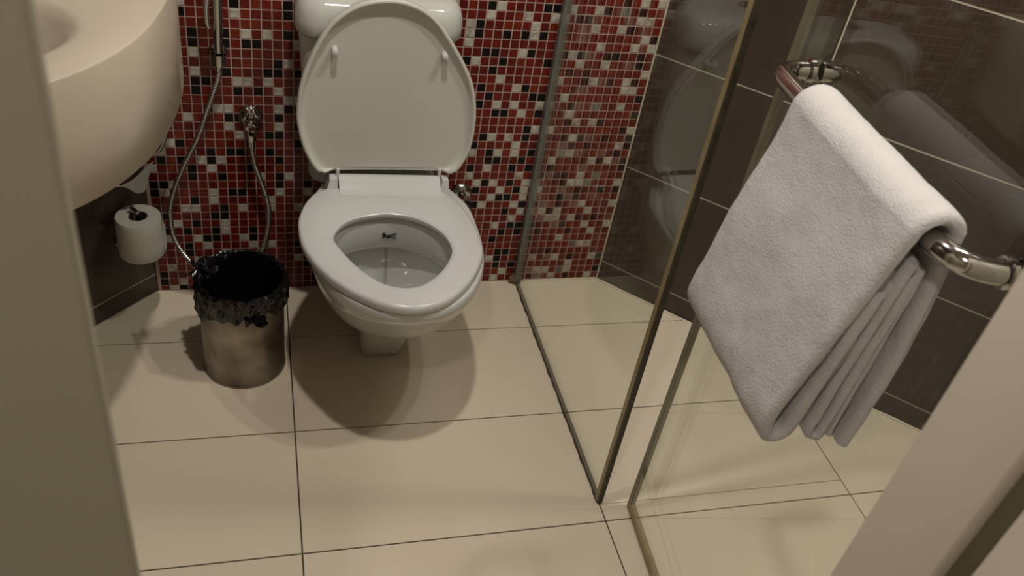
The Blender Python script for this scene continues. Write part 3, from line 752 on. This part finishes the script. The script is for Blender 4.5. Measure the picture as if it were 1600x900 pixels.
# paper flap under the counter
FP = []
bm = bmesh.new(); A0 = Vector((0.039, -0.135, 0.380)); B0 = Vector((0.107, -0.068, 0.399)); C0 = Vector((0.081, -0.093, 0.339))
n_ = 10; g2 = {}
for i in range(n_+1):
    for j in range(n_+1-i):
        u, v = i/n_, j/n_; p = A0*(1-u-v) + B0*u + C0*v
        p += Vector((0.004, -0.006, 0))*math.sin(u*5+v*3)*0.8 + Vector((0, 0, 0.004))*math.sin(v*7)
        g2[i, j] = bm.verts.new(p)
for i in range(n_):
    for j in range(n_-i):
        bm.faces.new((g2[i, j], g2[i+1, j], g2[i, j+1]))
        if i+j < n_-1: bm.faces.new((g2[i+1, j], g2[i+1, j+1], g2[i, j+1]))
bmesh.ops.solidify(bm, geom=bm.faces[:], thickness=0.0012)
PF = thing('paper_flap', 'pointed white paper flap hanging below the cream counter edge', 'paper', (0.06, -0.07, 0.322))
obj_from('flap', bm, M_paper, PF, angle=60)
bm = bmesh.new(); tube(bm, catmull([Vector((-0.004, -0.082, 0.384)), Vector((0.014, -0.108, 0.384)), A0 + Vector((0.0, 0.0, 0.002))], 6), lambda i: 0.0025, 8); obj_from('twisted_end', bm, M_paper, PF)

# ------------------------------------------------------------------ fixed glass panel
GX = 0.9695; GY1 = -0.743
GP = thing('glass_panel', 'fixed clear glass shower panel meeting the mosaic wall', 'shower screen', (GX, 0, 0))
bm = bmesh.new(); box(bm, (GX-0.004, GY1+0.004, 0.004), (GX+0.004, -0.006, 2.0)); obj_from('pane', bm, M_glass, GP, smooth=False)
bm = bmesh.new(); box(bm, (GX-0.0085, -0.020, 0.001), (GX+0.0085, -0.002, 2.0), 0.001); obj_from('wall_channel', bm, M_chan, GP, smooth=False)
bm = bmesh.new()
n_ = 60
rs = []
for k in range(n_+1):
    y = -0.004 + (GY1+0.004)*k/n_; wv = 0.0008*math.sin(k*1.7)+0.0006*math.sin(k*0.6)
    rs.append([Vector((GX-0.0055+wv, y, 0.0005)), Vector((GX-0.0045, y, 0.008)), Vector((GX+0.0045, y, 0.008)), Vector((GX+0.0055-wv, y, 0.0005))])
loft(bm, rs); obj_from('floor_channel', bm, M_sealb, GP)
bm = bmesh.new(); box(bm, (GX-0.0050, GY1+0.002, 0.003), (GX+0.0045, GY1+0.0145, 2.0), 0.0008); obj_from('edge_seal', bm, M_seal, GP, smooth=False)
bm = bmesh.new(); box(bm, (GX-0.0045, GY1-0.0045, 0.003), (GX+0.0048, GY1+0.002, 2.0), 0.0008); obj_from('magnet_strip', bm, M_sealb, GP, smooth=False)
GP.rotation_euler = (0, math.radians(-0.45), 0)

# stained lump of sealant at the rear foot of the panel
bm = bmesh.new(); bmesh.ops.create_icosphere(bm, subdivisions=4, radius=1.0)
for v in bm.verts:
    d_ = v.co.copy(); q = 1 + 0.35*noise.noise(d_*2.5) + 0.25*noise.noise(d_*6)
    v.co = Vector((0.962 + d_.x*0.014*q, -0.008 + d_.y*0.009*q - 0.002, 0.012 + d_.z*0.0125*q))
    v.co.z = max(v.co.z, 0.0004); v.co.y = min(v.co.y, -0.0017)
tag(obj_from('sealant_lump', bm, M_stain), 'brown stained sealant lump where glass meets the mosaic at floor', 'sealant')

# ------------------------------------------------------------------ glass shower door with towel bar (built in its own frame, then turned)
DA = math.radians(3.6)
P0 = Vector((1.0315, -0.757, 0.0)); DL = 0.648
SD = thing('shower_door', 'clear glass shower door standing slightly ajar with chrome towel bar', 'shower door', P0)
# local frame: along -Y from P0, outside (towards the toilet) is -X
def dl(s, d, z): return P0 + Vector((-d, -s, z))     # d = distance outside the glass
bm = bmesh.new(); box(bm, (P0.x-0.004, P0.y-DL, 0.014), (P0.x+0.004, P0.y-0.004, 2.0)); obj_from('pane', bm, M_glass, SD, smooth=False)
bm = bmesh.new(); box(bm, (P0.x-0.0052, P0.y-0.0125, 0.004), (P0.x+0.0052, P0.y+0.001, 2.0), 0.0008); obj_from('edge_seal', bm, M_sealp, SD, smooth=False)
bm = bmesh.new(); rs = []
for k in range(41):
    y = P0.y - 0.002 - (DL-0.002)*k/40; wv = 0.0006*math.sin(k*2.1)
    rs.append([Vector((P0.x-0.0062, y, 0.003)), Vector((P0.x-0.0062+wv, y, 0.019)), Vector((P0.x+0.0062, y, 0.019)), Vector((P0.x+0.0085, y, 0.003))])
loft(bm, rs); obj_from('bottom_seal', bm, M_seal, SD)
for z in (0.28, 1.72):
    bm = bmesh.new(); box(bm, (P0.x-0.016, P0.y-DL-0.012, z-0.045), (P0.x+0.016, P0.y-DL+0.055, z+0.045), 0.002); obj_from('hinge', bm, M_chrome, SD)
S0, S1, ZB, DB, RB_ = 0.068, 0.504, 1.0, 0.058, 0.0125
path = [(S0, 0.006)]
path += [(S0, 0.006 + (DB-0.034-0.006)*k/4) for k in range(1, 5)]
path += [(S0 + 0.034 - 0.034*math.cos(a), DB-0.034 + 0.034*math.sin(a)) for a in [pi/2*k/8 for k in range(1, 9)]]
path += [(S0+0.034 + (S1-S0-0.068-0.016)*k/12, DB) for k in range(1, 13)]
path += [(S1-0.050 + 0.050*math.sin(a), DB-0.050 + 0.050*math.cos(a)) for a in [pi/2*k/10 for k in range(1, 11)]]
path += [(S1, DB-0.050 - (DB-0.050-0.006)*k/2) for k in range(1, 3)]
bm = bmesh.new(); tube(bm, [dl(s, d, ZB) for s, d in path], RB_, 28); bar = obj_from('towel_bar', bm, M_chrome, SD)
for s in (S0, S1):
    bm = bmesh.new(); turn(bm, [(0.0145, 0.0045), (0.0165, 0.006), (0.0165, 0.012), (0.0145, 0.0135), (0.0128, 0.014)], dl(s, 0, ZB), (-1, 0, 0), 32, cap=False); obj_from('collar', bm, M_chrome, bar)
    bm = bmesh.new(); turn(bm, [(0.0150, 0.0045), (0.0150, 0.030), (0.0135, 0.032), (0.001, 0.032)], dl(s, 0, ZB), (1, 0, 0), 32); obj_from('inner_cap', bm, M_chrome, bar)
SD.rotation_euler = (0, 0, -DA)

# ------------------------------------------------------------------ towel (own object, hangs on the bar)
TW = thing('towel', 'thick white terry bath towel folded over the chrome bar', 'towel', P0)
def sheet(path, s0, s1, th, seed, amp=0.003, ns=44, smooth_n=5, flare=None, round_end=0.5):
    c = catmull([(d, z, 0) for d, z in path], smooth_n); c = [(v.x, v.y) for v in c]
    n = len(c); nor = []
    for i in range(n):
        a = c[max(i-1, 0)]; b_ = c[min(i+1, n-1)]; tx, tz = b_[0]-a[0], b_[1]-a[1]; l = math.hypot(tx, tz) or 1
        nor.append((-tz/l, tx/l))
    rings = []
    for k in range(ns+1):
        u = k/ns
        e = min(u, 1-u)*(s1-s0)           # distance to an end
        f = min(1.0, e/(th*0.55)); hf = th/2*(0.25 + 0.75*math.sqrt(max(0, 1-(1-f)**2)))
        ring = []
        def pt(i, sgn, extra=0.0):
            d, z = c[i]; nx, nz = nor[i]
            s = s0 + (s1-s0)*u
            w_ = noise.noise(Vector((s*14, z*9, seed)))*amp + noise.noise(Vector((s*45, z*38, seed+4)))*amp*0.35
            fl = (flare(d, z, u) if flare else (0, 0))
            return dl(s + fl[1] + noise.noise(Vector((z*16, d*20, seed+8)))*0.003*(1 if u > 0.5 else -1)*abs(2*u-1), d + nx*hf*sgn + w_ + fl[0], z + nz*hf*sgn)
        for i in range(n): ring.append(pt(i, 1))
        # rounded lower end
        ring.append(pt(n-1, 0.6)); ring.append(pt(n-1, -0.6)) if False else None
        for i in reversed(range(n)): ring.append(pt(i, -1))
        rings.append([r for r in ring if r is not None])
    bm = bmesh.new(); loft(bm, rings, True, True, True)
    bmesh.ops.remove_doubles(bm, verts=bm.verts, dist=1e-6)
    return bm
r_o = 0.0255
top = [(DB + r_o*math.cos(a), ZB + 0.001 + r_o*math.sin(a)) for a in [pi*k/8 for k in range(8, -1, -1)]]   # from back (glass side) to front
outer = [(DB-0.0385, 0.690), (DB-0.0385, 0.80), (DB-0.034, 0.90)] + top + [(DB+0.035, 0.955), (DB+0.053, 0.88), (DB+0.069, 0.80), (DB+0.079, 0.745), (DB+0.076, 0.718), (DB+0.062, 0.710), (DB+0.048, 0.722), (DB+0.044, 0.76), (DB+0.034, 0.86), (DB+0.026, 0.93)]
SA, SB = 0.180, 0.460
def flare(d, z, u):
    k = max(0.0, min(1.0, (1.0-z)/0.3))
    return (0.0, (0.010*k*(1-u)*1.0 - 0.012*k*u))
o = obj_from('outer_fold', sheet(outer, SA, SB, 0.0165, 1.0, 0.004, 56, 6, flare), M_towel, TW, angle=80)
folds = [
 ([(DB+0.019, 0.958), (DB+0.030, 0.88), (DB+0.037, 0.78), (DB+0.038, 0.728), (DB+0.032, 0.718), (DB+0.027, 0.74), (DB+0.020, 0.86), (DB+0.012, 0.94)], 0.0065, 2.0, SA+0.006, SB-0.012),
 ([(DB+0.002, 0.970), (DB+0.008, 0.88), (DB+0.013, 0.78), (DB+0.014, 0.718), (DB+0.004, 0.704), (DB-0.004, 0.72), (DB-0.006, 0.86), (DB-0.008, 0.95)], 0.0125, 3.0, SA+0.010, SB-0.004),
 ([(DB-0.012, 0.960), (DB-0.013, 0.88), (DB-0.015, 0.78), (DB-0.017, 0.712), (DB-0.019, 0.705)], 0.0120, 5.0, SA+0.004, SB-0.006),
]
for pth, th, sd, a, b_ in folds:
    obj_from('inner_fold', sheet(pth, a, b_, th, sd, 0.003, 40, 5, flare), M_towel, TW, angle=80)
TW.rotation_euler = (0, 0, -DA)
